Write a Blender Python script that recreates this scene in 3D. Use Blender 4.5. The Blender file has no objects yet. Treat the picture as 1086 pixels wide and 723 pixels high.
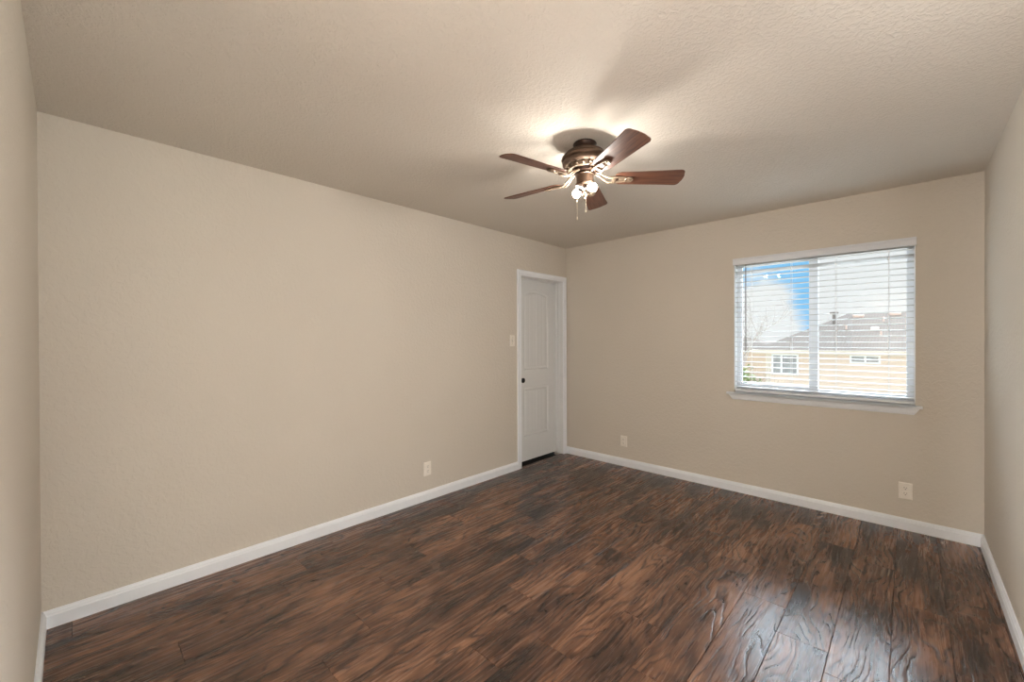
import bpy, bmesh, math, random
from mathutils import Vector, Matrix
random.seed(7)
R = math.radians
C = bpy.context.scene.collection
S = bpy.context.scene

# ------------------------------------------------------------------ camera
W, D, H = 3.329, 4.177, 2.44            # room: x to the right wall, y to the window wall, ceiling height
FPX = 443.42
cam = bpy.data.cameras.new('camera')
cam.sensor_width = 36.0
cam.lens = 36.0 * FPX / 1086.0
cam.clip_start = 0.02
co = bpy.data.objects.new('camera', cam); C.objects.link(co)
yaw, pit, rol = -0.75807, -0.0047, -0.00358
fw = Vector((math.sin(yaw)*math.cos(pit), math.cos(yaw)*math.cos(pit), math.sin(pit)))
rt = Vector((math.cos(yaw), -math.sin(yaw), 0)); up = rt.cross(fw)
r2 = rt*math.cos(rol) + up*math.sin(rol); u2 = -rt*math.sin(rol) + up*math.cos(rol)
m = Matrix((r2, u2, -fw)).transposed().to_4x4()
m.translation = Vector((2.9677, 0.1021, 1.3636))
co.matrix_world = m
S.camera = co

# ------------------------------------------------------------------ exposure
vs = S.view_settings
vs.view_transform = 'Standard'; vs.look = 'None'; vs.gamma = 1.0; vs.use_curve_mapping = False
vs.exposure = 0.36

# ------------------------------------------------------------------ node helpers
class N:
    def __init__(s, tree): s.t = tree; s.n = tree.nodes; s.l = tree.links
    def new(s, typ, **kw):
        n = s.n.new(typ)
        for k, v in kw.items():
            if k == 'ins':
                for a, b in v.items():
                    if isinstance(b, bpy.types.NodeSocket): s.l.new(b, n.inputs[a])
                    else: n.inputs[a].default_value = b
            else: setattr(n, k, v)
        return n
    def math(s, op, a, b=0.0, c=None, clamp=False):
        n = s.new('ShaderNodeMath', operation=op, use_clamp=clamp, ins={0: a, 1: b})
        if c is not None:
            if isinstance(c, bpy.types.NodeSocket): s.l.new(c, n.inputs[2])
            else: n.inputs[2].default_value = c
        return n.outputs[0]
    def mix(s, f, a, b, blend='MIX'):
        n = s.new('ShaderNodeMix', data_type='RGBA', blend_type=blend)
        for sock, v in ((n.inputs[0], f), (n.inputs[6], a), (n.inputs[7], b)):
            if isinstance(v, bpy.types.NodeSocket): s.l.new(v, sock)
            else: sock.default_value = (v if not isinstance(v, tuple) or len(v) == 4 else (*v, 1))
        return n.outputs[2]
    def ramp(s, f, stops, interp='LINEAR'):
        n = s.new('ShaderNodeValToRGB'); s.l.new(f, n.inputs[0])
        n.color_ramp.interpolation = interp
        e = n.color_ramp.elements
        while len(e) < len(stops): e.new(0.5)
        for el, (p, c) in zip(e, stops):
            el.position = p; el.color = (*c, 1) if isinstance(c, tuple) else (c, c, c, 1)
        return n.outputs[0]
    def smooth(s, x, a, b):
        n = s.new('ShaderNodeMapRange', interpolation_type='SMOOTHSTEP', clamp=True, ins={0: x, 1: a, 2: b, 3: 0.0, 4: 1.0})
        return n.outputs[0]
    def noise(s, vec, scale, detail=2.0, rough=0.5, dist=0.0):
        return s.new('ShaderNodeTexNoise', ins={'Vector': vec, 'Scale': scale, 'Detail': detail, 'Roughness': rough, 'Distortion': dist})
    def mapping(s, vec, scale=(1,1,1), loc=(0,0,0), rot=(0,0,0)):
        return s.new('ShaderNodeMapping', ins={'Vector': vec, 'Scale': scale, 'Location': loc, 'Rotation': rot}).outputs[0]

# ------------------------------------------------------------------ world: overcast sky, brightest high up beyond the window
world = bpy.data.worlds.new('sky'); S.world = world; world.use_nodes = True
world.node_tree.nodes.clear()
w = N(world.node_tree)
tc = w.new('ShaderNodeTexCoord').outputs['Generated']
sep = w.new('ShaderNodeSeparateXYZ', ins={0: tc}); sx, sy, sz = sep.outputs
az = w.math('ARCTAN2', sx, sy)                       # 0 towards +y, grows to the right
cl = w.noise(tc, 3.0, 5, 0.6).outputs[0]
cl2 = w.noise(w.mapping(tc, (1, 1, 2.4)), 9.0, 4, 0.55).outputs[0]
# blue cast of the left pane's glass, painted into the sky, ending at the mullion
u = w.math('DIVIDE', w.math('SUBTRACT', az, R(-12.6)), R(4.4))
v = w.math('DIVIDE', w.math('SUBTRACT', sz, 0.02), 0.115)
rr = w.math('SQRT', w.math('ADD', w.math('MULTIPLY', u, u), w.math('MULTIPLY', v, v)))
rr = w.math('ADD', rr, w.math('MULTIPLY', w.math('SUBTRACT', cl2, 0.5), 0.9))
blue_in = w.smooth(rr, 0.70, 1.10)
limit = w.math('MULTIPLY', w.smooth(az, R(-27), R(-21)), w.math('SUBTRACT', 1.0, w.smooth(az, R(-8.2), R(-7.2))))
blue = w.math('MULTIPLY', blue_in, limit)
blue = w.math('MULTIPLY', blue, w.math('SUBTRACT', 1.0, w.smooth(sz, 0.20, 0.32)))
white = w.ramp(cl, [(0.3, (0.67, 0.69, 0.70)), (0.7, (0.76, 0.76, 0.75))])
col = w.mix(blue, white, (0.20, 0.48, 0.76))
hi = w.math('MULTIPLY', w.math('MULTIPLY', w.smooth(sz, 0.30, 0.44), w.math('SUBTRACT', 1.0, w.smooth(sz, 0.68, 0.86))), w.smooth(sy, 0.35, 0.70))
hi_n = w.math('MULTIPLY', hi, w.math('ADD', 0.75, w.math('MULTIPLY', cl, 0.5)))
SKY_HIGH = 40.0
strength = w.math('ADD', w.math('ADD', 1.0, w.math('MULTIPLY', w.smooth(w.math('MULTIPLY', sy, -1.0), 0.0, 0.5), 0.5)), w.math('MULTIPLY', hi_n, SKY_HIGH))
col = w.mix(hi, col, (0.76, 0.88, 1.0))
bg = w.new('ShaderNodeBackground', ins={'Color': col, 'Strength': strength})
wo = w.new('ShaderNodeOutputWorld', ins={'Surface': bg.outputs[0]})

# area lights: unseen fill added beyond the frame, and the window's portal
def area(name, loc, direction, sx, sy, power, color, portal=False):
    l = bpy.data.lights.new(name, 'AREA'); l.shape = 'RECTANGLE'; l.size = sx; l.size_y = sy
    l.energy = power; l.color = color
    o = bpy.data.objects.new(name, l); C.objects.link(o); o.location = loc
    o.rotation_euler = Vector(direction).to_track_quat('-Z', 'Y').to_euler()
    if portal: l.cycles.is_portal = True
    return o
# unseen fill lights added in the hall and the right wall beside the camera
area('hall_fill_light', (2.10, -0.86, 1.35), (1, 0, 0), 1.15, 2.0, 520.0, (0.97, 0.985, 1.0))
area('side_fill_light', (W+0.09, 1.05, 1.45), (-1, 0, 0), 1.6, 1.15, 6.0, (0.97, 0.985, 1.0))
area('window_portal', (2.425, D + 0.13, 1.48), (0, -1, 0), 1.16, 1.16, 1.0, (1, 1, 1), True)
BULB = 320.0

# ------------------------------------------------------------------ materials
def mat(name): 
    mm = bpy.data.materials.new(name); mm.use_nodes = True
    n = N(mm.node_tree); b = mm.node_tree.nodes['Principled BSDF']
    return mm, n, b
def simple(name, col, rough=0.5, metal=0.0, bump=None, var=0.0, scale=20, ior=1.5):
    mm, n, b = mat(name)
    b.inputs['Roughness'].default_value = rough; b.inputs['Metallic'].default_value = metal
    b.inputs['IOR'].default_value = ior
    oc = n.new('ShaderNodeTexCoord').outputs['Object']
    nz = n.noise(oc, scale, 3).outputs[0]
    c2 = tuple(min(1, c*(1+var)) for c in col); c1 = tuple(c*(1-var) for c in col)
    n.l.new(n.ramp(nz, [(0.3, c1), (0.7, c2)]), b.inputs['Base Color'])
    if bump:
        nb = n.noise(oc, bump[0], 3).outputs[0]
        bn = n.new('ShaderNodeBump', ins={'Height': nb, 'Strength': bump[1], 'Distance': bump[2]})
        n.l.new(bn.outputs[0], b.inputs['Normal'])
    return mm
def plaster(name, col, knock, dist, scale=34):
    mm, n, b = mat(name)
    oc = n.new('ShaderNodeTexCoord').outputs['Object']
    nz = n.noise(oc, scale, 3, 0.5, 0.6).outputs[0]
    blob = n.smooth(nz, 0.44, 0.60)
    fine = n.noise(oc, 170, 2).outputs[0]
    h = n.math('ADD', blob, n.math('MULTIPLY', fine, 0.35))
    bn = n.new('ShaderNodeBump', ins={'Height': h, 'Strength': knock, 'Distance': dist})
    n.l.new(bn.outputs[0], b.inputs['Normal'])
    big = n.noise(oc, 1.3, 2).outputs[0]
    n.l.new(n.ramp(big, [(0.3, tuple(c*0.985 for c in col)), (0.7, tuple(c*1.015 for c in col))]), b.inputs['Base Color'])
    b.inputs['Roughness'].default_value = 0.72
    b.inputs['Specular IOR Level'].default_value = 0.3
    return mm
M = {}
M['wall'] = plaster('beige_wall_paint', (0.66, 0.605, 0.525), 0.40, 0.0020, 40)
M['ceiling'] = plaster('beige_ceiling_paint', (0.67, 0.618, 0.545), 0.5, 0.0030, 62)
M['white'] = simple('white_trim_paint', (0.88, 0.91, 0.945), 0.35, var=0.01)
M['door'] = simple('white_door_paint', (0.74, 0.755, 0.755), 0.4, var=0.01)
M['vinyl'] = simple('white_vinyl', (0.74, 0.76, 0.79), 0.35, var=0.01)
M['slat'] = simple('blind_slat_white', (0.52, 0.52, 0.51), 0.55, var=0.01)
M['plate'] = simple('almond_plastic', (0.86, 0.81, 0.73), 0.35, var=0.01)
M['slot'] = simple('dark_slot', (0.12, 0.10, 0.08), 0.6)
M['black'] = simple('black_metal', (0.012, 0.011, 0.011), 0.35, 0.6)
M['gap'] = simple('closet_shade', (0.01, 0.009, 0.008), 0.9)  # near-black colour stands in for the shade under and behind the door
M['bronze'] = simple('oil_rubbed_bronze', (0.105, 0.066, 0.045), 0.45, 0.65, var=0.15, scale=60)
M['socket'] = simple('brown_socket', (0.06, 0.038, 0.024), 0.6)
M['bronze_dark'] = simple('dark_bronze', (0.035, 0.018, 0.012), 0.35, 0.6, var=0.1, scale=60)
M['brass'] = simple('antique_brass', (0.27, 0.20, 0.14), 0.45, 0.6, var=0.12, scale=60)
M['chain'] = simple('brass_chain', (0.75, 0.66, 0.5), 0.3, 0.8)
M['wand'] = simple('grey_wand', (0.16, 0.15, 0.14), 0.4)
M['cord'] = simple('white_cord', (0.75, 0.75, 0.74), 0.6)
M['hallwall'] = simple('hall_bounce_absorber', (0.16, 0.12, 0.09), 0.6, var=0.1)  # made-up dark finish, cuts light bouncing from the hall onto the left wall
M['hallfloor'] = simple('hall_floor', (0.28, 0.2, 0.15), 0.5, var=0.1)

def floor_mat():
    mm, n, b = mat('hand_scraped_hickory')
    oc = n.new('ShaderNodeTexCoord').outputs['Object']
    at = n.new('ShaderNodeVertexColor', layer_name='plank')
    sp = n.new('ShaderNodeSeparateColor', ins={0: at.outputs[0]}); r1, g1, b1 = sp.outputs
    off = n.new('ShaderNodeCombineXYZ', ins={0: n.math('MULTIPLY', r1, 31), 1: n.math('MULTIPLY', g1, 47), 2: n.math('MULTIPLY', b1, 13)})
    p = n.new('ShaderNodeVectorMath', operation='ADD', ins={0: oc, 1: off.outputs[0]}).outputs[0]
    ps = n.mapping(p, (1, 0.27, 1))
    # warp so that the grain swirls
    wv = n.noise(ps, 5.0, 2).outputs['Color']
    wsub = n.new('ShaderNodeVectorMath', operation='SUBTRACT', ins={0: wv, 1: (0.5, 0.5, 0.5)}).outputs[0]
    wsc = n.new('ShaderNodeVectorMath', operation='SCALE', ins={0: wsub, 'Scale': 0.06}).outputs[0]
    pw = n.new('ShaderNodeVectorMath', operation='ADD', ins={0: ps, 1: wsc}).outputs[0]
    patch = n.noise(pw, 5.5, 3, 0.55).outputs[0]
    patch2 = n.noise(n.mapping(pw, (1, 0.6, 1)), 17, 3, 0.6).outputs[0]
    streak = n.noise(n.mapping(pw, (1.9, 0.32, 1)), 34, 4, 0.65).outputs[0]
    fine = n.noise(n.mapping(p, (3.2, 0.22, 1)), 85, 3, 0.6).outputs[0]
    # growth-ring lines that run along the plank, bend round each other and close into cathedrals
    px = n.new('ShaderNodeSeparateXYZ', ins={0: p}).outputs[0]
    bend = n.noise(n.mapping(p, (1, 0.34, 1)), 5.2, 1.5, 0.45).outputs[0]
    bend2 = n.noise(n.mapping(p, (1, 0.30, 1)), 24, 2, 0.5).outputs[0]
    sline = n.math('ADD', n.math('MULTIPLY', px, 42.0), n.math('ADD', n.math('MULTIPLY', bend, 22.0), n.math('MULTIPLY', bend2, 2.6)))
    ring = n.math('PINGPONG', sline, 1.0)
    line = n.math('SUBTRACT', 1.0, n.smooth(ring, 0.0, 0.46))
    line = n.math('MULTIPLY', line, n.smooth(n.noise(n.mapping(p, (1, 0.4, 1), (2, 9, 0)), 13, 2).outputs[0], 0.30, 0.52))
    fz = n.math('ADD', n.math('MULTIPLY', patch, 0.62), n.math('MULTIPLY', patch2, 0.34))
    fz = n.math('ADD', fz, n.math('MULTIPLY', streak, 0.24))
    fz = n.math('ADD', fz, n.math('MULTIPLY', fine, 0.16))
    fz = n.math('ADD', fz, n.math('MULTIPLY', ring, 0.035))
    fz = n.math('ADD', fz, n.math('MULTIPLY', b1, 0.07))
    fz = n.math('SUBTRACT', fz, 0.235)
    c = n.ramp(fz, [(0.33, (0.026, 0.017, 0.014)), (0.42, (0.075, 0.040, 0.027)), (0.51, (0.155, 0.076, 0.045)), (0.63, (0.30, 0.155, 0.092))])
    c = n.mix(n.math('MULTIPLY', line, 0.78), c, (0.035, 0.018, 0.013))
    knot = n.noise(n.mapping(p, (1, 0.6, 1), (5, 3, 0)), 4.6, 1).outputs[0]
    kn = n.smooth(knot, 0.69, 0.76)
    c = n.mix(n.math('MULTIPLY', kn, 0.6), c, (0.02, 0.012, 0.01))
    n.l.new(c, b.inputs['Base Color'])
    h = n.math('ADD', n.math('MULTIPLY', line, -0.75), n.math('MULTIPLY', streak, 0.45))
    h = n.math('ADD', h, n.math('MULTIPLY', n.noise(n.mapping(p, (1, 0.35, 1)), 9, 2).outputs[0], 0.9))
    bn = n.new('ShaderNodeBump', ins={'Height': h, 'Strength': 0.4, 'Distance': 0.0022})
    n.l.new(bn.outputs[0], b.inputs['Normal'])
    rg = n.math('ADD', 0.20, n.math('MULTIPLY', streak, 0.14))
    n.l.new(rg, b.inputs['Roughness'])
    b.inputs['IOR'].default_value = 1.54
    return mm
M['floor'] = floor_mat()
M['seam'] = simple('dark_seam', (0.02, 0.012, 0.009), 0.7)

def blade_mat():
    mm, n, b = mat('walnut_blade')
    oc = n.new('ShaderNodeTexCoord').outputs['Object']
    g = n.noise(n.mapping(oc, (2.2, 30, 30)), 3.0, 4, 0.6, 0.4).outputs[0]
    c = n.ramp(g, [(0.3, (0.070, 0.029, 0.018)), (0.55, (0.135, 0.056, 0.033)), (0.75, (0.20, 0.088, 0.050))])
    n.l.new(c, b.inputs['Base Color'])
    b.inputs['Roughness'].default_value = 0.48
    return mm
M['blade'] = blade_mat()

def glass_mat(name, tint, refl=1.0):
    mm = bpy.data.materials.new(name); mm.use_nodes = True; mm.node_tree.nodes.clear()
    n = N(mm.node_tree)
    tr = n.new('ShaderNodeBsdfTransparent', ins={'Color': (*tint, 1)})
    gl = n.new('ShaderNodeBsdfGlossy', ins={'Color': (1, 1, 1, 1), 'Roughness': 0.0})
    fr = n.new('ShaderNodeFresnel', ins={'IOR': 1.5})
    mx = n.new('ShaderNodeMixShader', ins={0: n.math('MULTIPLY', fr.outputs[0], refl), 1: tr.outputs[0], 2: gl.outputs[0]})
    n.new('ShaderNodeOutputMaterial', ins={'Surface': mx.outputs[0]})
    return mm
M['glass'] = glass_mat('window_glass', (0.97, 0.98, 0.98), 0.4)

def bulb_mat(strength):
    mm, n, b = mat('lit_bulb')
    b.inputs['Base Color'].default_value = (1, 1, 1, 1)
    b.inputs['Emission Color'].default_value = (1.0, 0.94, 0.86, 1)
    b.inputs['Emission Strength'].default_value = strength
    return mm
M['bulb'] = bulb_mat(BULB)

def siding_mat():
    mm, n, b = mat('tan_lap_siding')
    oc = n.new('ShaderNodeTexCoord').outputs['Object']
    z = n.new('ShaderNodeSeparateXYZ', ins={0: oc}).outputs[2]
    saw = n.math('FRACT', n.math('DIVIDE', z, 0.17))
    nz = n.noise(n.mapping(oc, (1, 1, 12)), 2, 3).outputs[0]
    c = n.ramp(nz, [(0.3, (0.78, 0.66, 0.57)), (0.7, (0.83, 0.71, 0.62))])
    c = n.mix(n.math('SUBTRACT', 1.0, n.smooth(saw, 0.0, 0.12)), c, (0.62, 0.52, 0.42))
    n.l.new(c, b.inputs['Base Color']); b.inputs['Roughness'].default_value = 0.8; b.inputs['Specular IOR Level'].default_value = 0.2
    bn = n.new('ShaderNodeBump', ins={'Height': n.math('SUBTRACT', 1.0, saw), 'Strength': 0.6, 'Distance': 0.02})
    n.l.new(bn.outputs[0], b.inputs['Normal'])
    return mm
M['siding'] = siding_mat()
def shingle_mat():
    mm, n, b = mat('grey_brown_shingles')
    oc = n.new('ShaderNodeTexCoord').outputs['Object']
    br = n.new('ShaderNodeTexBrick', ins={'Vector': n.mapping(oc, (1, 1, 1)), 'Scale': 3.2, 'Color1': (0.13, 0.113, 0.10, 1), 'Color2': (0.16, 0.137, 0.12, 1), 'Mortar': (0.045, 0.033, 0.027, 1), 'Mortar Size': 0.02})
    nz = n.noise(oc, 6, 4).outputs[0]
    c = n.mix(n.math('MULTIPLY', nz, 0.5), br.outputs[0], (0.15, 0.13, 0.115))
    n.l.new(c, b.inputs['Base Color']); b.inputs['Roughness'].default_value = 1.0; b.inputs['Specular IOR Level'].default_value = 0.02
    return mm
M['shingle'] = shingle_mat()
M['fascia'] = simple('cream_fascia', (0.72, 0.66, 0.58), 0.6)
M['tanwall'] = simple('tan_stucco', (0.62, 0.5, 0.4), 0.8, var=0.06)
M['ventmetal'] = simple('pinkish_vent_metal', (0.78, 0.62, 0.55), 0.6)
M['pipe'] = simple('grey_pipe', (0.26, 0.24, 0.23), 0.6)
M['farglass'] = simple('far_window_pane', (0.36, 0.38, 0.40), 0.3, var=0.2, scale=8)
M['leaf'] = simple('green_leaves', (0.26, 0.33, 0.15), 0.7, var=0.3, scale=6)
M['bark'] = simple('grey_bark', (0.36, 0.33, 0.31), 0.85, var=0.2)
M['grass'] = simple('dry_grass', (0.34, 0.32, 0.25), 0.9, var=0.2, scale=3)

# ------------------------------------------------------------------ mesh helpers
def obj(name, bm, material, parent=None, smooth=False, loc=None, rot=None):
    me = bpy.data.meshes.new(name); bm.to_mesh(me); bm.free()
    mats = material if isinstance(material, (list, tuple)) else [material]
    for mm in mats: me.materials.append(mm)
    if smooth:
        for p_ in me.polygons: p_.use_smooth = True
    o = bpy.data.objects.new(name, me); C.objects.link(o)
    if parent: o.parent = parent
    if loc: o.location = loc
    if rot: o.rotation_euler = rot
    return o
def soft(o, angle=35):
    me = o.data
    for p_ in me.polygons: p_.use_smooth = True
    try: me.set_sharp_from_angle(angle=R(angle))
    except Exception: pass
    return o
def struct(name, bm, material, parent=None, **k):
    o = obj(name, bm, material, parent, **k)
    if not parent: o['kind'] = 'structure'
    return o
def empty(name, loc=(0,0,0), rz=0.0):
    o = bpy.data.objects.new(name, None); C.objects.link(o); o.location = loc; o.rotation_euler = (0, 0, rz)
    o.empty_display_size = 0.1
    return o
def tag(o, label, cat, group=None):
    o['label'] = label; o['category'] = cat
    if group: o['group'] = group
    return o
def add_box(bm, a, b, mi=0, bevel=0.0):
    r = bmesh.ops.create_cube(bm, size=1.0)
    vs_ = r['verts']
    a = Vector(a); b = Vector(b); c = (a+b)/2; s = b-a
    for v_ in vs_: v_.co = Vector((v_.co.x*s.x, v_.co.y*s.y, v_.co.z*s.z)) + c
    fs = set(f for v_ in vs_ for f in v_.link_faces)
    for f in fs: f.material_index = mi
    if bevel > 0:
        es = list(set(e for v_ in vs_ for e in v_.link_edges))
        rb = bmesh.ops.bevel(bm, geom=es, offset=bevel, segments=2, affect='EDGES', profile=0.5)
        for f in rb['faces']: f.material_index = mi
    return vs_
def boxes(*bs, bevel=0.0):
    bm = bmesh.new()
    for a, b in bs: add_box(bm, a, b, bevel=bevel)
    return bm
def add_lathe(bm, prof, seg=32, mat4=None, mi=0):
    rings = []
    for r_, z_ in prof:
        if r_ < 1e-6: rings.append([bm.verts.new((0, 0, z_))])
        else: rings.append([bm.verts.new((r_*math.cos(2*math.pi*i/seg), r_*math.sin(2*math.pi*i/seg), z_)) for i in range(seg)])
    for A, B in zip(rings, rings[1:]):
        for i in range(seg):
            j = (i+1) % seg
            if len(A) == 1 and len(B) == 1: continue
            if len(A) == 1: f = bm.faces.new((A[0], B[j], B[i]))
            elif len(B) == 1: f = bm.faces.new((A[i], A[j], B[0]))
            else: f = bm.faces.new((A[i], A[j], B[j], B[i]))
            f.material_index = mi
    allv = [v_ for q in rings for v_ in q]
    if mat4 is not None: bmesh.ops.transform(bm, matrix=mat4, verts=allv)
    return allv
def lathe(prof, seg=32, mat4=None):
    bm = bmesh.new(); add_lathe(bm, prof, seg, mat4); bmesh.ops.recalc_face_normals(bm, faces=bm.faces); return bm
def add_tube(bm, pts, rad, seg=8):
    pts = [Vector(q) for q in pts]
    rads = rad if isinstance(rad, (list, tuple)) else [rad]*len(pts)
    prev = None; rings = []
    for i, q in enumerate(pts):
        t = (pts[min(i+1, len(pts)-1)] - pts[max(i-1, 0)]).normalized()
        ref = Vector((0, 0, 1)) if abs(t.z) < 0.9 else Vector((1, 0, 0))
        if prev is not None: a = (prev - t*prev.dot(t)).normalized()
        else: a = t.cross(ref).normalized()
        b_ = t.cross(a); prev = a
        rings.append([bm.verts.new(q + (a*math.cos(2*math.pi*k/seg) + b_*math.sin(2*math.pi*k/seg))*rads[i]) for k in range(seg)])
    for A, B in zip(rings, rings[1:]):
        for k in range(seg):
            bm.faces.new((A[k], A[(k+1) % seg], B[(k+1) % seg], B[k]))
    bm.faces.new(rings[0][::-1]); bm.faces.new(rings[-1])
def add_prism(bm, poly, axis, a, b, ends=None):
    """poly: 2D profile swept along axis from a to b; ends(pt)->(shift_a, shift_b) mitres each end"""
    def P(q, t):
        if axis == 'x': return (t, q[0], q[1])
        if axis == 'y': return (q[0], t, q[1])
        return (q[0], q[1], t)
    A = []; B = []
    for q in poly:
        sa, sb = ends(q) if ends else (0, 0)
        A.append(bm.verts.new(P(q, a+sa))); B.append(bm.verts.new(P(q, b+sb)))
    n_ = len(poly)
    for i in range(n_): bm.faces.new((A[i], A[(i+1) % n_], B[(i+1) % n_], B[i]))
    bm.faces.new(A[::-1]); bm.faces.new(B)
    bmesh.ops.recalc_face_normals(bm, faces=bm.faces)
def prism(poly, axis, a, b, ends=None):
    bm = bmesh.new(); add_prism(bm, poly, axis, a, b, ends); return bm

# ================================================================== ROOM SHELL
# window opening and door opening
wx0, wx1, wz0, wz1 = 1.842, 3.006, 0.883, 2.050
dy0, dy1, dz1 = 3.360, 4.124, 2.047
T = 0.14
def wall_with_hole(axis, u0, u1, z0, z1, hu0, hu1, hz0, hz1, a, b):
    """a wall slab in the plane of `axis` between a and b with one rectangular hole"""
    bm = bmesh.new()
    def bx(p0, p1, q0, q1):
        if p1 - p0 < 1e-4 or q1 - q0 < 1e-4: return
        if axis == 'y': add_box(bm, (p0, a, q0), (p1, b, q1))
        else: add_box(bm, (a, p0, q0), (b, p1, q1))
    bx(u0, hu0, z0, z1); bx(hu1, u1, z0, z1); bx(hu0, hu1, z0, hz0); bx(hu0, hu1, hz1, z1)
    bmesh.ops.remove_doubles(bm, verts=bm.verts, dist=1e-5)
    return bm
struct('wall_back', wall_with_hole('y', -T, W+T, -0.05, H, wx0, wx1, wz0, wz1, D, D+T), M['wall'])
struct('wall_left', wall_with_hole('x', -T, D, -0.05, H, dy0, dy1, -0.05, dz1, -T, 0.0), M['wall'])
struct('wall_right', wall_with_hole('x', -T, D, -0.05, H, 0.18, 1.92, 0.80, 2.08, W, W+T), M['wall'])  # opening made up for the side fill light
side = struct('added_side_window', boxes(((W+0.05, 0.18, 0.80), (W+0.10, 0.22, 2.08)), ((W+0.05, 1.88, 0.80), (W+0.10, 1.92, 2.08)), ((W+0.05, 0.22, 0.80), (W+0.10, 1.88, 0.84)), ((W+0.05, 0.22, 2.04), (W+0.10, 1.88, 2.08)),
    ((W+0.05, 1.03, 0.84), (W+0.085, 1.07, 2.04)), ((W-0.03, 0.14, 0.775), (W+0.05, 1.96, 0.80))), M['vinyl'])  # unseen frame added around the side fill light
hx0, hx1 = 2.33, 3.17                    # the open doorway the photograph is taken from
struct('wall_front', wall_with_hole('y', 0.0, W, -0.05, H, hx0, hx1, -0.05, 2.05, -T, 0.0), M['wall'])
struct('ceiling', boxes(((-T, -T, H), (W+T, D+T, H+0.1))), M['ceiling'])

# floor: one mesh of separate bevelled planks
def floor_bm():
    bm = bmesh.new()
    colr = bm.loops.layers.color.new('plank')
    pw = 0.1953; x0 = 2.9135 - 15*pw
    joints = {0: 1.31, 1: 1.063, 2: 0.907, 3: 1.638, 4: 1.31, 5: 1.067, 6: 0.83, 7: 0.55, 8: 1.317, 9: 0.35, 10: 2.001, 11: 2.909, 12: 2.58, 13: 2.352, 14: 2.209, 15: 3.03, 16: 0.70, 17: 0.4}
    L = 1.21
    for k in range(-1, 18):
        xa, xb = x0 + k*pw, x0 + (k+1)*pw
        xa = max(xa, -0.03); xb = min(xb, W)
        if xb - xa < 0.01: continue
        j = joints.get(k, 0.5)
        while j > -0.03: j -= L
        y = j
        while y < D:
            ya, yb = max(y, -0.02), min(y+L, D)
            if yb - ya > 0.01:
                g, c, h0 = 0.0006, 0.0022, -0.0016
                rc = (random.random(), random.random(), random.random(), 1)
                o = [bm.verts.new((X, Y, h0)) for X, Y in ((xa+g, ya+g), (xb-g, ya+g), (xb-g, yb-g), (xa+g, yb-g))]
                i_ = [bm.verts.new((X, Y, 0.0)) for X, Y in ((xa+c, ya+c), (xb-c, ya+c), (xb-c, yb-c), (xa+c, yb-c))]
                d_ = [bm.verts.new((v_.co.x, v_.co.y, -0.012)) for v_ in o]
                fs = [bm.faces.new(i_)]
                for q in range(4):
                    fs.append(bm.faces.new((o[q], o[(q+1) % 4], i_[(q+1) % 4], i_[q])))
                    fs.append(bm.faces.new((d_[q], d_[(q+1) % 4], o[(q+1) % 4], o[q])))
                for f in fs:
                    for lp in f.loops: lp[colr] = rc
            y += L
    n0 = len(bm.faces)
    add_box(bm, (-0.03, -0.02, -0.05), (W, D, -0.008), mi=1)
    return bm
struct('floor', floor_bm(), [M['floor'], M['seam']])

# hall behind the open doorway
struct('wall_hall_left', wall_with_hole('x', -3.0, -T, -0.05, H, -1.5, -0.26, 0.33, 2.37, 2.02, 2.14), M['wall'])  # opening added to let the unseen hall fill light in
struct('wall_hall_right', boxes(((W, -3.0, -0.05), (W+T, -T, H))), M['hallwall'])
struct('wall_hall_end', boxes(((2.02, -3.12, -0.05), (W+T, -3.0, H))), M['wall'])
struct('ceiling_hall', boxes(((2.02, -3.12, H), (W+T, -T, H+0.1))), M['ceiling'])
struct('floor_hall', boxes(((2.02, -3.12, -0.06), (W+T, -0.02, -0.012))), M['hallfloor'])
obj('trim_hall_door', boxes(((hx0-0.057, 0.0, 0), (hx0, 0.016, 2.107)), ((hx1, 0.0, 0), (hx1+0.057, 0.016, 2.107)), ((hx0, 0.0, 2.05), (hx1, 0.016, 2.107))), M['white'])['kind'] = 'structure'

# baseboards: 82 mm tall with an eased and stepped top
hb, tb = 0.082, 0.0175
def base_profile(side):                 # (offset from wall, z)
    return [(0, 0), (tb, 0), (tb, 0.058), (tb-0.003, 0.063), (tb-0.004, 0.070), (tb-0.009, 0.077), (tb-0.011, hb), (0, hb)]
bp = base_profile(0)
struct('baseboard_left', prism([(q[0], q[1]) for q in bp], 'y', 0.0, 3.317, lambda q: (q[0], 0)), M['white'])
struct('baseboard_back', prism([(D-q[0], q[1]) for q in bp], 'x', 0.0, W, None), M['white'])
struct('baseboard_right', prism([(W-q[0], q[1]) for q in bp], 'y', 0.0, D, None), M['white'])
struct('baseboard_front', prism([(q[0], q[1]) for q in bp], 'x', 0.0, hx0-0.057, lambda q: (q[0], 0)), M['white'])

# ================================================================== WINDOW
win = empty('window_1', ((wx0+wx1)/2, D+0.07, wz0)); win['kind'] = 'structure'
def loc_to(parent):
    return Matrix.Translation(-parent.location)
def pobj(name, bm, material, parent, **k):
    bmesh.ops.transform(bm, matrix=Matrix.Translation(-parent.location), verts=bm.verts)
    return obj(name, bm, material, parent, **k)
fy0, fy1 = D+0.072, D+0.132
fo = 0.034
zb = 0.948; ztop = 2.020
pobj('window_frame', boxes(
    ((wx0, fy0, wz0), (wx0+fo, fy1, wz1)), ((wx1-fo-0.012, fy0, wz0), (wx1, fy1, wz1)),
    ((wx0+fo, fy0, wz0), (wx1-fo-0.012, fy1, zb)), ((wx0+fo, fy0, ztop), (wx1-fo-0.012, fy1, wz1)), bevel=0.003), M['vinyl'], win)
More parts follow.
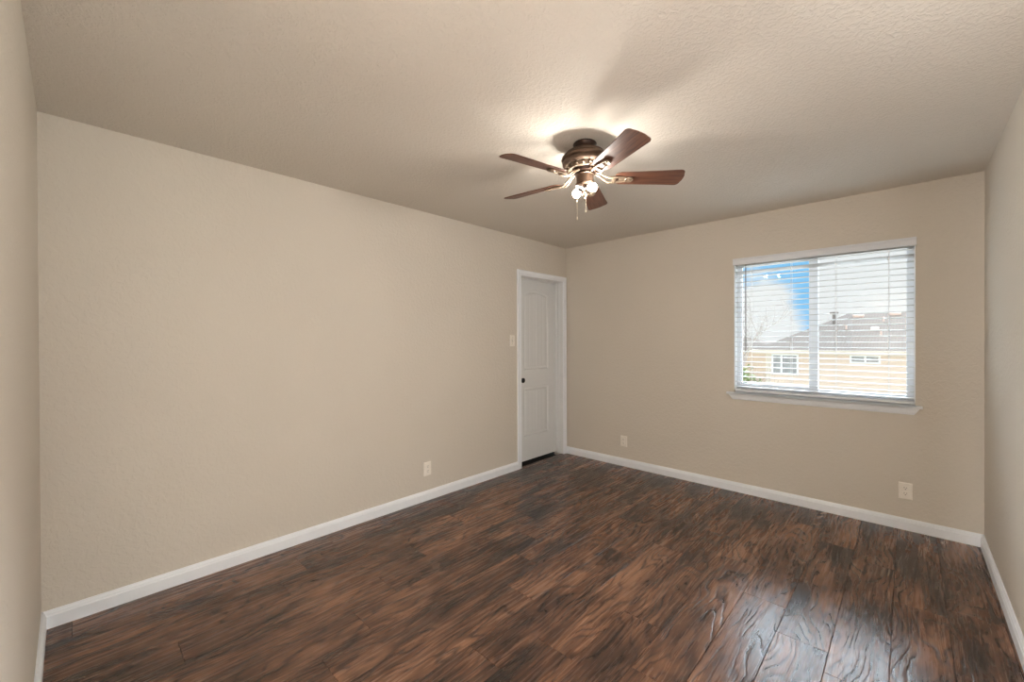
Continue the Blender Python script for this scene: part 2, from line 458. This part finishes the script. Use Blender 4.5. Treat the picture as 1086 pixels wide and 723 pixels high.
# left sliding sash and the fixed pane's meeting stile
mx0, mx1 = 2.381, 2.442
sash = pobj('window_sash', boxes(
    ((wx0+fo, fy0+0.006, zb), (wx0+fo+0.010, fy0+0.030, ztop)), ((mx0, fy0+0.004, zb), (mx1, fy0+0.032, ztop)),
    ((wx0+fo+0.010, fy0+0.006, zb), (mx0, fy0+0.030, zb+0.014)), ((wx0+fo+0.010, fy0+0.006, ztop-0.014), (mx0, fy0+0.030, ztop)), bevel=0.002), M['vinyl'], win)
obj('glass_pane', boxes(((wx0+fo+0.008-win.location.x, 0.0175, zb+0.01-wz0), (mx0+0.004-win.location.x, 0.0205, ztop-0.01-wz0))), M['glass'], win)
obj('glass_pane', boxes(((mx1-0.006-win.location.x, 0.0425, zb-0.004-wz0), (wx1-fo-0.009-win.location.x, 0.0455, ztop+0.004-wz0))), M['glass'], win)
pobj('window_reveal', boxes(((wx0, D-0.001, wz0+0.02), (wx0+0.004, fy0, wz1)), ((wx1-0.004, D-0.001, wz0+0.02), (wx1, fy0, wz1)),
                            ((wx0+0.004, D-0.001, wz1-0.004), (wx1-0.004, fy0, wz1))), M['white'], win)
# stool with rounded nose and an apron cut at an angle at both ends
stool = bmesh.new()
nose = [(D+0.072, 0.866), (D+0.072, 0.886), (D-0.030, 0.886), (D-0.036, 0.883), (D-0.038, 0.876), (D-0.036, 0.869), (D-0.030, 0.866)]
add_prism(stool, nose, 'x', wx0, wx1)
add_prism(stool, [(y_, z_) for y_, z_ in [(D-0.0005, 0.8662), (D-0.0005, 0.8858)] + nose[2:]], 'x', 1.785, 3.043)
pobj('window_stool', stool, M['white'], win)
ap = [(D, 0.866), (D-0.022, 0.866), (D-0.022, 0.858), (D-0.017, 0.845), (D-0.014, 0.832), (D-0.008, 0.824), (D-0.007, 0.820), (D, 0.820)]
def apron_end(q):
    s_ = (0.866-q[1])/0.046*0.030
    return (s_, -s_)
pobj('window_apron', prism(ap, 'x', 1.800, 3.030, apron_end), M['white'], win)

# ------------------------------------------------------------------ blind
bl = empty('window_blind', ((wx0+wx1)/2, D+0.028, 0.890))
tag(bl, 'white horizontal slat blind lowered over the window and left open', 'blind')
bx0, bx1 = wx0+0.006, wx1-0.006
def bobj(name, bm, mt, **k): return pobj(name, bm, mt, bl, **k)
val = bmesh.new()
vp = [(D-0.012, 2.010), (D-0.018, 2.016), (D-0.018, 2.048), (D-0.024, 2.056), (D-0.024, 2.066), (D-0.006, 2.066), (D-0.006, 2.010)]
add_prism(val, vp, 'x', 1.836, 3.012)
for xa, xb in ((1.836, 1.842), (3.006, 3.012)):
    add_box(val, (xa, D-0.012, 2.010), (xb, D-0.0005, 2.066))
bobj('valance', val, M['vinyl'])
bobj('headrail', boxes(((bx0, D+0.004, 2.006), (bx1, D+0.056, 2.045)), bevel=0.002), M['slat'])
def slat_bm(zc, tilt=0.0, dep=0.050, th=0.0028):
    """shallowly crowned slat about 50 mm deep"""
    prof = []
    k = 6
    for i in range(k+1):
        s_ = -0.5 + i/k
        prof.append((s_*dep, 0.0022*(1-4*s_*s_)+th/2))
    for i in range(k, -1, -1):
        s_ = -0.5 + i/k
        prof.append((s_*dep, 0.0022*(1-4*s_*s_)-th/2))
    ca, sa = math.cos(tilt), math.sin(tilt)
    prof = [(D+0.030 + y_*ca - z_*sa, zc + y_*sa + z_*ca) for y_, z_ in prof]
    return prism(prof, 'x', bx0, bx1)
pitch = 0.0440
zs = [0.934 + pitch*i for i in range(25)]
zs = [z_ for z_ in zs if z_ < 2.0]
for z_ in zs:
    if abs(z_ - 1.946) < 0.02: continue
    bobj('slat', slat_bm(z_, R(-2)), M['slat'])
t_ = bobj('slat', slat_bm(1.943, R(-27)), M['slat']); t_['label'] = 'slat tipped over near the top'
bobj('bottom_rail', boxes(((bx0, D+0.006, 0.892), (bx1, D+0.054, 0.912)), bevel=0.004), M['vinyl'])
lx = [1.972, 2.268, 2.560, 2.866]
for x_ in lx:
    cb = bmesh.new()
    for yy in (D+0.0035, D+0.0565):
        add_tube(cb, [(x_, yy, 0.905), (x_, yy, 2.01)], 0.0011, 6)
    add_tube(cb, [(x_+0.004, D+0.030, 0.905), (x_+0.004, D+0.030, 2.01)], 0.0010, 6)
    bobj('ladder_cord', cb, M['cord'])
    bobj('cord_clip', boxes(((x_-0.005, D-0.0005, 1.934), (x_+0.005, D+0.004, 1.944)), bevel=0.001), M['white'])
wd = bmesh.new(); add_tube(wd, [(1.936, D-0.001, 2.01), (1.936, D-0.003, 1.98), (1.936, D-0.003, 1.262), (1.936, D-0.003, 1.25)], [0.002, 0.0038, 0.0038, 0.005], 6)
bobj('tilt_wand', wd, M['wand'])

# ================================================================== DOOR
door = empty('door_1', (0.0, (dy0+dy1)/2, 0.0)); door['kind'] = 'structure'
def dobj(name, bm, mt, **k): return pobj(name, bm, mt, door, **k)
jt = 0.014
dobj('door_jamb', boxes(((-T, dy0, 0), (0.002, dy0+jt, dz1)), ((-T, dy1-jt, 0), (0.002, dy1, dz1)), ((-T, dy0+jt, dz1-jt), (0.002, dy1-jt, dz1)),
    ((-0.100+0.001, dy1-jt-0.010, 0.0), (-0.066, dy1-jt, dz1-jt)), ((-0.099, dy0+jt, 0.0), (-0.066, dy0+jt+0.010, dz1-jt)), ((-0.099, dy0+jt, dz1-jt-0.010), (-0.066, dy1-jt, dz1-jt)), bevel=0.001), M['door'])
# moulded casing with mitred corners
cp = [(0.0, 0.0), (0.0, 0.010), (0.006, 0.013), (0.010, 0.0105), (0.030, 0.0125), (0.038, 0.0165), (0.050, 0.018), (0.055, 0.016), (0.057, 0.0)]   # (distance out from the opening, proud of wall)
cb = bmesh.new()
ci0, ci1, ciz = dy0+jt-0.004, dy1-jt+0.001, dz1-jt+0.004
co1 = min(0.057, 4.170-ci1)
add_prism(cb, [(h_, ci0-d_) for d_, h_ in cp], 'z', 0.0, ciz, lambda q: (0, ci0-q[1]))
add_prism(cb, [(h_, ci1+d_*co1/0.057) for d_, h_ in cp], 'z', 0.0, ciz, lambda q: (0, (q[1]-ci1)*0.057/co1))
add_prism(cb, [(h_, ciz+d_) for d_, h_ in cp], 'y', ci0, ci1, lambda q: (-(q[1]-ciz), (q[1]-ciz)*co1/0.057))
dobj('door_casing', cb, M['white'])
# slab: a moulded two-panel door, upper panel with a cambered top, plank grooves in both
def door_slab():
    y0, y1, z0, z1 = dy0+jt+0.002, dy1-jt-0.002, 0.018, dz1-jt-0.002
    x = -0.100
    c_ = (y0+y1)/2; hw = 0.212
    NU, NZ = 118, 330
    def depth(y, z):
        best = 0.0
        for (za, zb_, arch) in ((0.285, 0.820, 0.0), (1.020, 1.862, 0.040)):
            topz = zb_ + arch*(1-((y-c_)/hw)**2)
            d = min(y-(c_-hw), (c_+hw)-y, z-za, topz-z)
            if d > 0:
                if d < 0.010: h_ = -0.009*(d/0.010)
                elif d < 0.016: h_ = -0.009
                elif d < 0.034: h_ = -0.009 + 0.006*(d-0.016)/0.018
                else:
                    h_ = -0.003
                    g = abs(((y-c_)/0.0585 + 0.5) % 1.0 - 0.5)*0.0585
                    if g < 0.004: h_ -= 0.0035*(1-g/0.004)
                best = h_
        return best
    bm = bmesh.new()
    us = [y0+(y1-y0)*i/NU for i in range(NU+1)]
    zz = [z0+(z1-z0)*i/NZ for i in range(NZ+1)]
    # denser rows only where panel edges run
    grid = [[bm.verts.new((x+depth(y, z), y, z)) for y in us] for z in zz]
    for a, b_ in zip(grid, grid[1:]):
        for i in range(NU): bm.faces.new((a[i], a[i+1], b_[i+1], b_[i]))
    B = [bm.verts.new((x-0.035, y, z)) for y, z in ((y0, z0), (y1, z0), (y1, z1), (y0, z1))]
    bm.faces.new(B[::-1])
    bm.faces.new(grid[0] + [B[1], B[0]][0:2]); bm.faces.new(grid[-1][::-1] + [B[3], B[2]])
    bm.faces.new([r_[0] for r_ in grid][::-1] + [B[0], B[3]]); bm.faces.new([r_[-1] for r_ in grid] + [B[2], B[1]])
    bmesh.ops.recalc_face_normals(bm, faces=bm.faces)
    return bm
slab = dobj('door_slab', door_slab(), M['door'])
soft(slab, 50)
kx = Matrix.Translation((-0.100, 3.462, 0.915)) @ Matrix.Rotation(R(90), 4, 'Y')
kb = lathe([(0, 0.0), (0.031, 0.0), (0.032, 0.004), (0.028, 0.009), (0.012, 0.012), (0.010, 0.030), (0.020, 0.036), (0.0275, 0.046), (0.027, 0.056), (0.018, 0.064), (0, 0.066)], 28, kx)
dobj('door_knob', kb, M['black'], smooth=True)
# the dark space under and behind the door
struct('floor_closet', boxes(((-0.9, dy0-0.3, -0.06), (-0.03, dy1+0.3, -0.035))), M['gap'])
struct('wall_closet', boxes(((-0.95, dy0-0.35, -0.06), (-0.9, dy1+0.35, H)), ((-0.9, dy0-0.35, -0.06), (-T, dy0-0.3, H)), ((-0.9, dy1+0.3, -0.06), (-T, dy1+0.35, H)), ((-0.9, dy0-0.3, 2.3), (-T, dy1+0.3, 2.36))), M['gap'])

# ================================================================== CEILING FAN
FX, FY = 1.672, 2.060
fan = empty('ceiling_fan', (FX, FY, H))
tag(fan, 'five-blade brown ceiling fan with bare lit bulbs, mounted close to the ceiling', 'ceiling fan')
def fobj(name, bm, mt, parent=None, **k): return obj(name, bm, mt, parent or fan, **k)
def fl(name, prof, mt, parent=None, seg=40, ang=40): return soft(fobj(name, lathe([(r_, z_-H) for r_, z_ in prof], seg), mt, parent), ang)
fl('canopy', [(0, 2.4395), (0.062, 2.4395), (0.065, 2.434), (0.063, 2.428), (0.060, 2.424), (0.061, 2.402), (0.066, 2.396), (0, 2.394)], M['bronze_dark'])
fl('motor_housing', [(0, 2.396), (0.070, 2.396), (0.092, 2.392), (0.104, 2.386), (0.108, 2.380), (0.107, 2.376), (0.118, 2.370), (0.126, 2.362), (0.129, 2.352), (0.126, 2.343), (0.120, 2.339),
                     (0.123, 2.333), (0.122, 2.324), (0.114, 2.317), (0.104, 2.314), (0, 2.314)], M['bronze'], seg=56)
vr = bmesh.new()
add_lathe(vr, [(0, 2.316-H), (0.088, 2.316-H), (0.080, 2.298-H), (0, 2.298-H)], 40)
for i in range(18):
    a = 2*math.pi*i/18
    r_ = bmesh.ops.create_cube(vr, size=1.0)
    mm4 = Matrix.Rotation(a, 4, 'Z') @ Matrix.Translation((0.092, 0, 2.306-H)) @ Matrix.Rotation(R(-24), 4, 'Y') @ Matrix.Diagonal((0.018, 0.009, 0.022, 1))
    bmesh.ops.transform(vr, matrix=mm4, verts=r_['verts'])
add_lathe(vr, [(0.097, 2.320-H), (0.107, 2.320-H), (0.106, 2.313-H), (0.097, 2.313-H), (0.097, 2.320-H)], 40)
add_lathe(vr, [(0.076, 2.300-H), (0.092, 2.300-H), (0.090, 2.292-H), (0.076, 2.291-H), (0.076, 2.300-H)], 40)
bmesh.ops.recalc_face_normals(vr, faces=vr.faces)
soft(fobj('vent_ring', vr, M['brass']))
fl('flywheel', [(0, 2.300), (0.070, 2.300), (0.074, 2.290), (0.070, 2.278), (0.052, 2.275), (0, 2.275)], M['bronze_dark'])
fl('switch_housing', [(0, 2.280), (0.040, 2.280), (0.050, 2.272), (0.052, 2.266), (0.047, 2.262), (0.047, 2.222), (0.052, 2.217), (0.050, 2.208), (0.036, 2.198), (0.012, 2.195), (0, 2.195)], M['bronze'])
A0, PITCH = 0.733, -0.25
ZB = 2.247
def blade_bm():
    """outline in local x (outwards) and y (across), rounded outer corners, a little wider at the tip"""
    n_ = 14
    r0, r1 = 0.165, 0.535
    def half(x): return 0.050 + 0.016*(x-r0)/(r1-r0)
    pts = []
    # root, slightly narrowed and rounded
    pts += [(r0, -0.030), (r0+0.008, -0.043), (r0+0.028, -half(r0+0.03))]
    for i in range(1, n_): 
        x = r0+0.03 + (r1-0.055-r0-0.03)*i/n_; pts.append((x, -half(x)))
    hr = half(r1)
    def corner(s):
        out = []
        for i in range(9):
            a = i/8*math.pi/2
            out.append((r1-0.030 + 0.030*math.sin(a) - 0.004*(1 if s < 0 else 1)*(i/8), s*(hr-0.026 + 0.026*math.cos(a))))
        return out
    pts += corner(-1)
    pts += [(r1+0.002, -0.02), (r1+0.003, 0.0), (r1+0.002, 0.02)]
    up_ = corner(1)[::-1]
    pts += up_
    for i in range(n_-1, 0, -1):
        x = r0+0.03 + (r1-0.055-r0-0.03)*i/n_; pts.append((x, half(x)))
    pts += [(r0+0.028, half(r0+0.03)), (r0+0.008, 0.043), (r0, 0.030)]
    bm = bmesh.new()
    th = 0.0055
    lo = [bm.verts.new((x, y, -th/2)) for x, y in pts]; hi_ = [bm.verts.new((x, y, th/2)) for x, y in pts]
    k = len(pts)
    bm.faces.new(lo[::-1]); bm.faces.new(hi_)
    for i in range(k): bm.faces.new((lo[i], lo[(i+1) % k], hi_[(i+1) % k], hi_[i]))
    bmesh.ops.recalc_face_normals(bm, faces=bm.faces)
    es = [e for e in bm.edges if len(e.link_faces) == 2 and any(len(f.verts) > 10 for f in e.link_faces)]
    bmesh.ops.bevel(bm, geom=es, offset=0.001, segments=1, affect='EDGES')
    return bm
def iron_bm():
    """curved arm from the hub that opens into a long loop screwed under the blade"""
    bm = bmesh.new()
    th = -0.008
    # arm pair
    for s in (-1, 1):
        pts = [(0.060, s*0.010, 0.034), (0.085, s*0.014, 0.022), (0.108, s*0.017, 0.000), (0.130, s*0.021, -0.012), (0.155, s*0.024, -0.010), (0.185, s*0.022, th), (0.215, s*0.018, th), (0.240, s*0.014, th)]
        add_tube(bm, pts, [0.006, 0.006, 0.0055, 0.0055, 0.006, 0.0055, 0.005, 0.005], 8)
    # round end plate with a raised rim, and a cross bridge
    m4 = Matrix.Translation((0.240, 0, th))
    add_lathe(bm, [(0, 0.004), (0.020, 0.004), (0.023, 0.001), (0.023, -0.003), (0.020, -0.006), (0.015, -0.003), (0.0, -0.002)], 24, m4)
    add_box(bm, (0.150, -0.026, -0.014), (0.170, 0.026, -0.006), bevel=0.002)
    add_box(bm, (0.185, -0.012, -0.009), (0.222, 0.012, -0.005), bevel=0.001)
    for x, y in ((0.160, -0.017), (0.160, 0.017), (0.240, 0.0)):
        add_lathe(bm, [(0, -0.012), (0.004, -0.0115), (0.005, -0.009), (0.005, -0.004)], 10, Matrix.Translation((x, y, -0.003)))
    bmesh.ops.recalc_face_normals(bm, faces=bm.faces)
    return bm
blade0 = None
for i in range(5):
    a = A0 + 2*math.pi*i/5
    if blade0 is None:
        b_ = soft(fobj('blade', blade_bm(), M['blade'])); ir = soft(obj('blade_iron', iron_bm(), M['brass'], b_), 50)
        blade0, iron0 = b_, ir
    else:
        b_ = blade0.copy(); C.objects.link(b_); ir = iron0.copy(); C.objects.link(ir); ir.parent = b_
    b_.location = (0, 0, ZB-H)
    b_.rotation_euler = (Matrix.Rotation(a, 3, 'Z') @ Matrix.Rotation(PITCH, 3, 'X')).to_euler()
# light kit: two short sockets leaning outwards, each with a bare globe bulb
rgt = Vector((math.cos(yaw), -math.sin(yaw), 0)); fwd = Vector((math.sin(yaw), math.cos(yaw), 0))
sock_dirs = [(Vector((0.96, -0.28, 0)), 0.45, 0.000, 2.207), (Vector((-0.96, 0.28, 0)), 0.95, 0.019, 2.236)]
for dvec, dn, bo, bz in sock_dirs:
    d = (dvec.normalized() - Vector((0, 0, 1))*dn).normalized()
    h_ = Vector((dvec.x, dvec.y, 0)).normalized()
    base = h_*bo + Vector((0, 0, bz-H))
    q = d.to_track_quat('Z', 'Y').to_matrix().to_4x4()
    m4 = Matrix.Translation(base) @ q
    so = soft(fobj('bulb_socket', lathe([(0, -0.004), (0.012, -0.004), (0.018, 0.004), (0.021, 0.012), (0.021, 0.040), (0.0225, 0.042), (0.0225, 0.047), (0.016, 0.047), (0.016, 0.030), (0, 0.030)], 24, m4), M['socket']))
    prof = [(0, 0.036), (0.013, 0.037), (0.0135, 0.048), (0.018, 0.055)]
    cz_, rr_ = 0.073, 0.0225
    for i in range(3, 17):
        a = math.pi*(i/16.0)
        prof.append((rr_*math.sin(a), cz_ - rr_*math.cos(a)))
    prof = [q_ for q_ in prof if q_[0] >= 0]; prof[-1] = (0, cz_+rr_)
    bu = obj('light_bulb', lathe(prof, 20, m4), M['bulb'], so, smooth=True)
fl('finial', [(0, 2.197), (0.010, 2.197), (0.012, 2.188), (0.006, 2.184), (0.006, 2.168), (0.014, 2.160), (0.016, 2.154), (0.010, 2.148), (0.005, 2.144), (0.005, 2.134), (0, 2.131)], M['brass'], seg=20)
def chain(p0, length, endr=0.0035):
    bm = bmesh.new(); x, y, z = p0
    add_tube(bm, [(x, y, z), (x, y, z-length)], 0.0007, 6)
    k = int(length/0.010)
    for i in range(k):
        add_lathe(bm, [(0, 0.0016), (0.0014, 0.0008), (0.0014, -0.0008), (0, -0.0016)], 6, Matrix.Translation((x, y, z-0.005-i*0.010)))
    add_lathe(bm, [(0, 0.004), (0.002, 0.002), (0.0030, -0.010), (0.0015, -0.014), (0, -0.0145)], 8, Matrix.Translation((x, y, z-length)))
    return bm
c1 = -rgt*0.045 - fwd*0.012
fobj('pull_chain', chain((c1.x, c1.y, 2.215-H), 0.185), M['chain'])
c2 = rgt*0.002 - fwd*0.014
fobj('pull_chain', chain((c2.x, c2.y, 2.196-H), 0.125), M['chain'])

# ================================================================== OUTLETS AND SWITCH
def plate_bm(w_, h_, t=0.006):
    bm = bmesh.new()
    a = [bm.verts.new((x*w_/2, 0, z*h_/2)) for x, z in ((-1, -1), (1, -1), (1, 1), (-1, 1))]
    b_ = [bm.verts.new((x*(w_/2-0.001), -t*0.55, z*(h_/2-0.001))) for x, z in ((-1, -1), (1, -1), (1, 1), (-1, 1))]
    c_ = [bm.verts.new((x*(w_/2-0.006), -t, z*(h_/2-0.006))) for x, z in ((-1, -1), (1, -1), (1, 1), (-1, 1))]
    for A, B in ((a, b_), (b_, c_)):
        for i in range(4): bm.faces.new((A[i], A[(i+1) % 4], B[(i+1) % 4], B[i]))
    bm.faces.new(c_); bm.faces.new(a[::-1])
    bmesh.ops.recalc_face_normals(bm, faces=bm.faces)
    return bm
def screw(z, t):
    return lathe([(0, 0.0015), (0.002, 0.0014), (0.0034, 0.0004), (0.0034, 0.0)], 10, Matrix.Translation((0, -t, z)) @ Matrix.Rotation(R(90), 4, 'X'))
def outlet(loc, rz, label, w_=0.072, h_=0.117):
    e = empty('wall_outlet', loc, rz); tag(e, label, 'outlet')
    obj('cover_plate', plate_bm(w_, h_), M['plate'], e)
    for s in (-1, 1):
        bm = bmesh.new()
        pts = []
        for i in range(24):
            a = 2*math.pi*i/24
            pts.append((0.0172*math.cos(a), max(-0.0135, min(0.0135, 0.0172*math.sin(a))) + s*0.0195))
        A = [bm.verts.new((x, -0.0055, z)) for x, z in pts]; B = [bm.verts.new((x, -0.0085, z)) for x, z in pts]
        for i in range(24): bm.faces.new((A[i], A[(i+1) % 24], B[(i+1) % 24], B[i]))
        bm.faces.new(B)
        bmesh.ops.recalc_face_normals(bm, faces=bm.faces)
        f = obj('receptacle', bm, M['plate'], e)
        sl = boxes(((-0.0075, -0.0090, s*0.0195+0.001), (-0.0050, -0.0080, s*0.0195+0.0095)), ((0.0050, -0.0090, s*0.0195+0.002), (0.0075, -0.0080, s*0.0195+0.0085)),
                   ((-0.0025, -0.0090, s*0.0195-0.0095), (0.0025, -0.0080, s*0.0195-0.0045)))
        obj('slots', sl, M['slot'], f)
    obj('screw', screw(0.0, 0.006), M['plate'], e)
    return e
outlet((0.0, 2.184, 0.264), R(90), 'almond outlet low on the left wall, well to the left of the door')
outlet((0.757, D, 0.264), 0, 'almond outlet low on the window wall near the door corner', 0.076, 0.114)
outlet((2.956, D, 0.275), 0, 'almond outlet low on the wall below the window, near the right wall', 0.074, 0.116)
e = empty('light_switch', (0.0, 3.240, 1.347), R(90)); tag(e, 'almond toggle light switch on the wall just left of the white door', 'light switch')
obj('cover_plate', plate_bm(0.072, 0.117), M['plate'], e)
obj('toggle', prism([(-0.006, -0.010), (-0.0065, 0.010), (-0.016, 0.013), (-0.017, 0.008)], 'x', -0.0045, 0.0045), M['plate'], e)
tg = obj('toggle_slot', boxes(((-0.006, -0.0068, -0.0125), (0.006, -0.0058, 0.0125))), M['slot'], e)
for z_ in (-0.030, 0.030): obj('screw', screw(z_, 0.006), M['slot'], e)

# ================================================================== OUTDOORS
GZ = -3.1
struct('ground', boxes(((-60, D+0.6, GZ-0.2), (60, 90, GZ))), M['grass'])
# neighbour house: hip roof with long ridge
HY = D + 12.0
def hip_house(name, label, x0, x1, y0, y1, zg, ze, over, ridge, wallm):
    e = empty(name, ((x0+x1)/2, y0, zg)); tag(e, label, 'house')
    def ho(n_, bm, mt, par=None, **k):
        bmesh.ops.transform(bm, matrix=Matrix.Translation(-e.location), verts=bm.verts)
        return obj(n_, bm, mt, par or e, **k)
    ho('wall', boxes(((x0, y0, zg), (x1, y1, ze))), wallm)
    (rx0, ry, rz), (rx1, _, _) = ridge
    bm = bmesh.new()
    o = over
    B = [bm.verts.new(q) for q in ((x0-o, y0-o, ze+0.03), (x1+o, y0-o, ze+0.03), (x1+o, y1+o, ze+0.03), (x0-o, y1+o, ze+0.03))]
    r0 = bm.verts.new((rx0, ry, rz)); r1 = bm.verts.new((rx1, ry, rz))
    bm.faces.new((B[0], B[1], r1, r0)); bm.faces.new((B[1], B[2], r1)); bm.faces.new((B[2], B[3], r0, r1)); bm.faces.new((B[3], B[0], r0)); bm.faces.new(B[::-1])
    bmesh.ops.recalc_face_normals(bm, faces=bm.faces)
    roof = ho('roof', bm, M['shingle'])
    ho('fascia', boxes(((x0-o-0.02, y0-o-0.03, ze-0.08), (x1+o+0.02, y0-o, ze+0.04)), ((x0-o-0.03, y0-o, ze-0.08), (x0-o, y1+o, ze+0.04)), ((x0-o, y0-o, ze-0.09), (x1+o, y0+0.0, ze-0.06))), M['fascia'])
    return e, ho, roof
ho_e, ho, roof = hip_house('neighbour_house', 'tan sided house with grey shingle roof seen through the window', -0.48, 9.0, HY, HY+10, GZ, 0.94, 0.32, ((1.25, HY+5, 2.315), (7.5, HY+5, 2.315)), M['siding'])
def far_window(x0, x1, z0, z1, mull, y=HY):
    f = ho('window', boxes(((x0, y-0.04, z0), (x1, y, z0+0.05)), ((x0, y-0.04, z1-0.05), (x1, y, z1)), ((x0, y-0.04, z0+0.05), (x0+0.05, y, z1-0.05)), ((x1-0.05, y-0.04, z0+0.05), (x1, y, z1-0.05)),
            ((mull-0.025, y-0.04, z0+0.05), (mull+0.025, y, z1-0.05))), M['white'])
    p_ = ho('window_pane', boxes(((x0+0.05, y-0.015, z0+0.05), (mull-0.025, y-0.005, z1-0.05)), ((mull+0.025, y-0.015, z0+0.05), (x1-0.05, y-0.005, z1-0.05))), M['farglass'], f)
far_window(1.70, 2.40, 0.60, 0.86, 2.06)
far_window(-0.33, 0.42, 0.16, 0.84, -0.05)
ho('corner_trim', boxes(((-0.50, HY-0.02, GZ), (-0.36, HY+0.1, 0.86))), M['fascia'])
# roof furniture
slope = (2.315-0.97)/5.32
def roof_z(y): return 0.97 + slope*(y-(HY-0.32))
def roof_vent(x, y, wv, hv):
    z = roof_z(y)
    return prism([(y-0.10, roof_z(y-0.10)-0.02), (y-0.08, z+hv), (y+0.14, roof_z(y+0.14)+hv*0.7), (y+0.25, roof_z(y+0.25)-0.02)], 'x', x-wv/2, x+wv/2)
for x, y, wv, hv in ((1.62, HY+4.35, 0.30, 0.07), (2.62, HY+4.55, 0.34, 0.07), (2.17, HY+2.3, 0.20, 0.07)):
    ho('roof_vent', roof_vent(x, y, wv, hv), M['ventmetal'])
bm = bmesh.new(); add_tube(bm, [(0.98, HY+3.4, 1.5), (0.98, HY+3.4, 2.28)], 0.055, 10); add_lathe(bm, [(0.0, 0.06), (0.13, 0.05), (0.14, 0.0), (0.06, -0.02)], 12, Matrix.Translation((0.98, HY+3.4, 2.27)))
ho('vent_pipe', bm, M['pipe'])
for x, y in ((2.35, HY+3.5), (2.35, HY+1.6), (1.42, HY+2.4)):
    bm = bmesh.new(); z = roof_z(y); add_tube(bm, [(x, y, z-0.03), (x, y, z+0.16)], 0.025, 8); ho('vent_pipe', bm, M['ventmetal'])

hip_house('distant_house', 'brown roofed distant house left of the tan sided house, through the window', -16.0, -4.6, HY+22, HY+30, GZ, 0.35, 0.4, ((-13, HY+26, 1.45), (-7.5, HY+26, 1.45)), M['tanwall'])

# trees
def branch(bm, p0, d, length, rad, depth, rng, tips):
    pts = [p0]; rr_ = [rad]; dd = d.copy(); k = 3
    for i in range(k):
        dd = (dd + Vector((rng.uniform(-.15, .15), rng.uniform(-.15, .15), rng.uniform(0, .10)))).normalized()
        pts.append(pts[-1] + dd*length/k); rr_.append(rad*(1-0.4*(i+1)/k))
    add_tube(bm, pts, rr_, 5 if depth < 2 else 3)
    if depth == 0: tips.append(pts[-1])
    if depth >= 4: return
    for j in range(4 if depth < 3 else 3):
        a = rng.uniform(0, 2*math.pi)
        nd = (dd*0.9 + Vector((math.cos(a), math.sin(a), rng.uniform(-0.1, 0.5)))*0.7).normalized()
        q = pts[-1] if j < 2 else pts[-2]
        branch(bm, q, nd, length*rng.uniform(0.58, 0.78), rr_[-1]*0.75, depth+1, rng, tips)
def bare_tree(x, y, hgt, label, seed):
    rng = random.Random(seed)
    e = empty('bare_tree', (x, y, GZ)); tag(e, label, 'tree', None)
    bm = bmesh.new(); branch(bm, Vector((0, 0, 0)), Vector((0, 0, 1)), hgt*0.33, hgt*0.014, 0, rng, [])
    obj('branches', bm, M['bark'], e)
bare_tree(0.10, D+6.6, 4.9, 'nearer leafless tree before the left end of the tan house', 3)
bare_tree(-5.2, HY+14, 9.5, 'farther leafless tree at the left edge of the window view', 5)
def leafy(name, x, y, hgt, rad, label, seed, nleaf=2600):
    rng = random.Random(seed)
    e = empty(name, (x, y, GZ)); tag(e, label, 'tree')
    bm = bmesh.new()
    add_tube(bm, [(0, 0, 0), (0.05, 0, hgt*0.4), (0, 0.05, hgt*0.8)], [0.12, 0.08, 0.03], 7)
    for j in range(7):
        a = rng.uniform(0, 6.28); z0 = hgt*rng.uniform(0.25, 0.6)
        add_tube(bm, [(0, 0, z0), (math.cos(a)*rad*0.7, math.sin(a)*rad*0.7, z0+rad*0.6)], [0.045, 0.015], 5)
    obj('trunk', bm, M['bark'], e)
    bm = bmesh.new()
    for i in range(nleaf):
        while True:
            q = Vector((rng.uniform(-1, 1), rng.uniform(-1, 1), rng.uniform(-1, 1)))
            if 0.35 < q.length < 1.0: break
        lump = 0.82 + 0.18*math.sin(q.x*7+seed)*math.cos(q.z*6)
        c_ = Vector((q.x*rad*lump, q.y*rad*lump, hgt*0.60 + q.z*hgt*0.40*lump))
        n1 = Vector((rng.gauss(0, 1), rng.gauss(0, 1), rng.gauss(0, 1))).normalized(); n2 = n1.orthogonal().normalized(); n3 = n1.cross(n2)
        s = rng.uniform(0.05, 0.10)
        vv = [bm.verts.new(c_ + a_) for a_ in (n2*s, n3*s*0.5, -n2*s, -n3*s*0.5)]
        bm.faces.new(vv)
    obj('foliage', bm, M['leaf'], e)
leafy('leafy_tree', -1.55, HY+0.8, 3.75, 0.95, 'green leafy tree beside the corner of the tan house', 11)
leafy('leafy_tree', -3.6, HY+3.5, 3.7, 1.3, 'low green tree behind the lower left corner of the window view', 12)
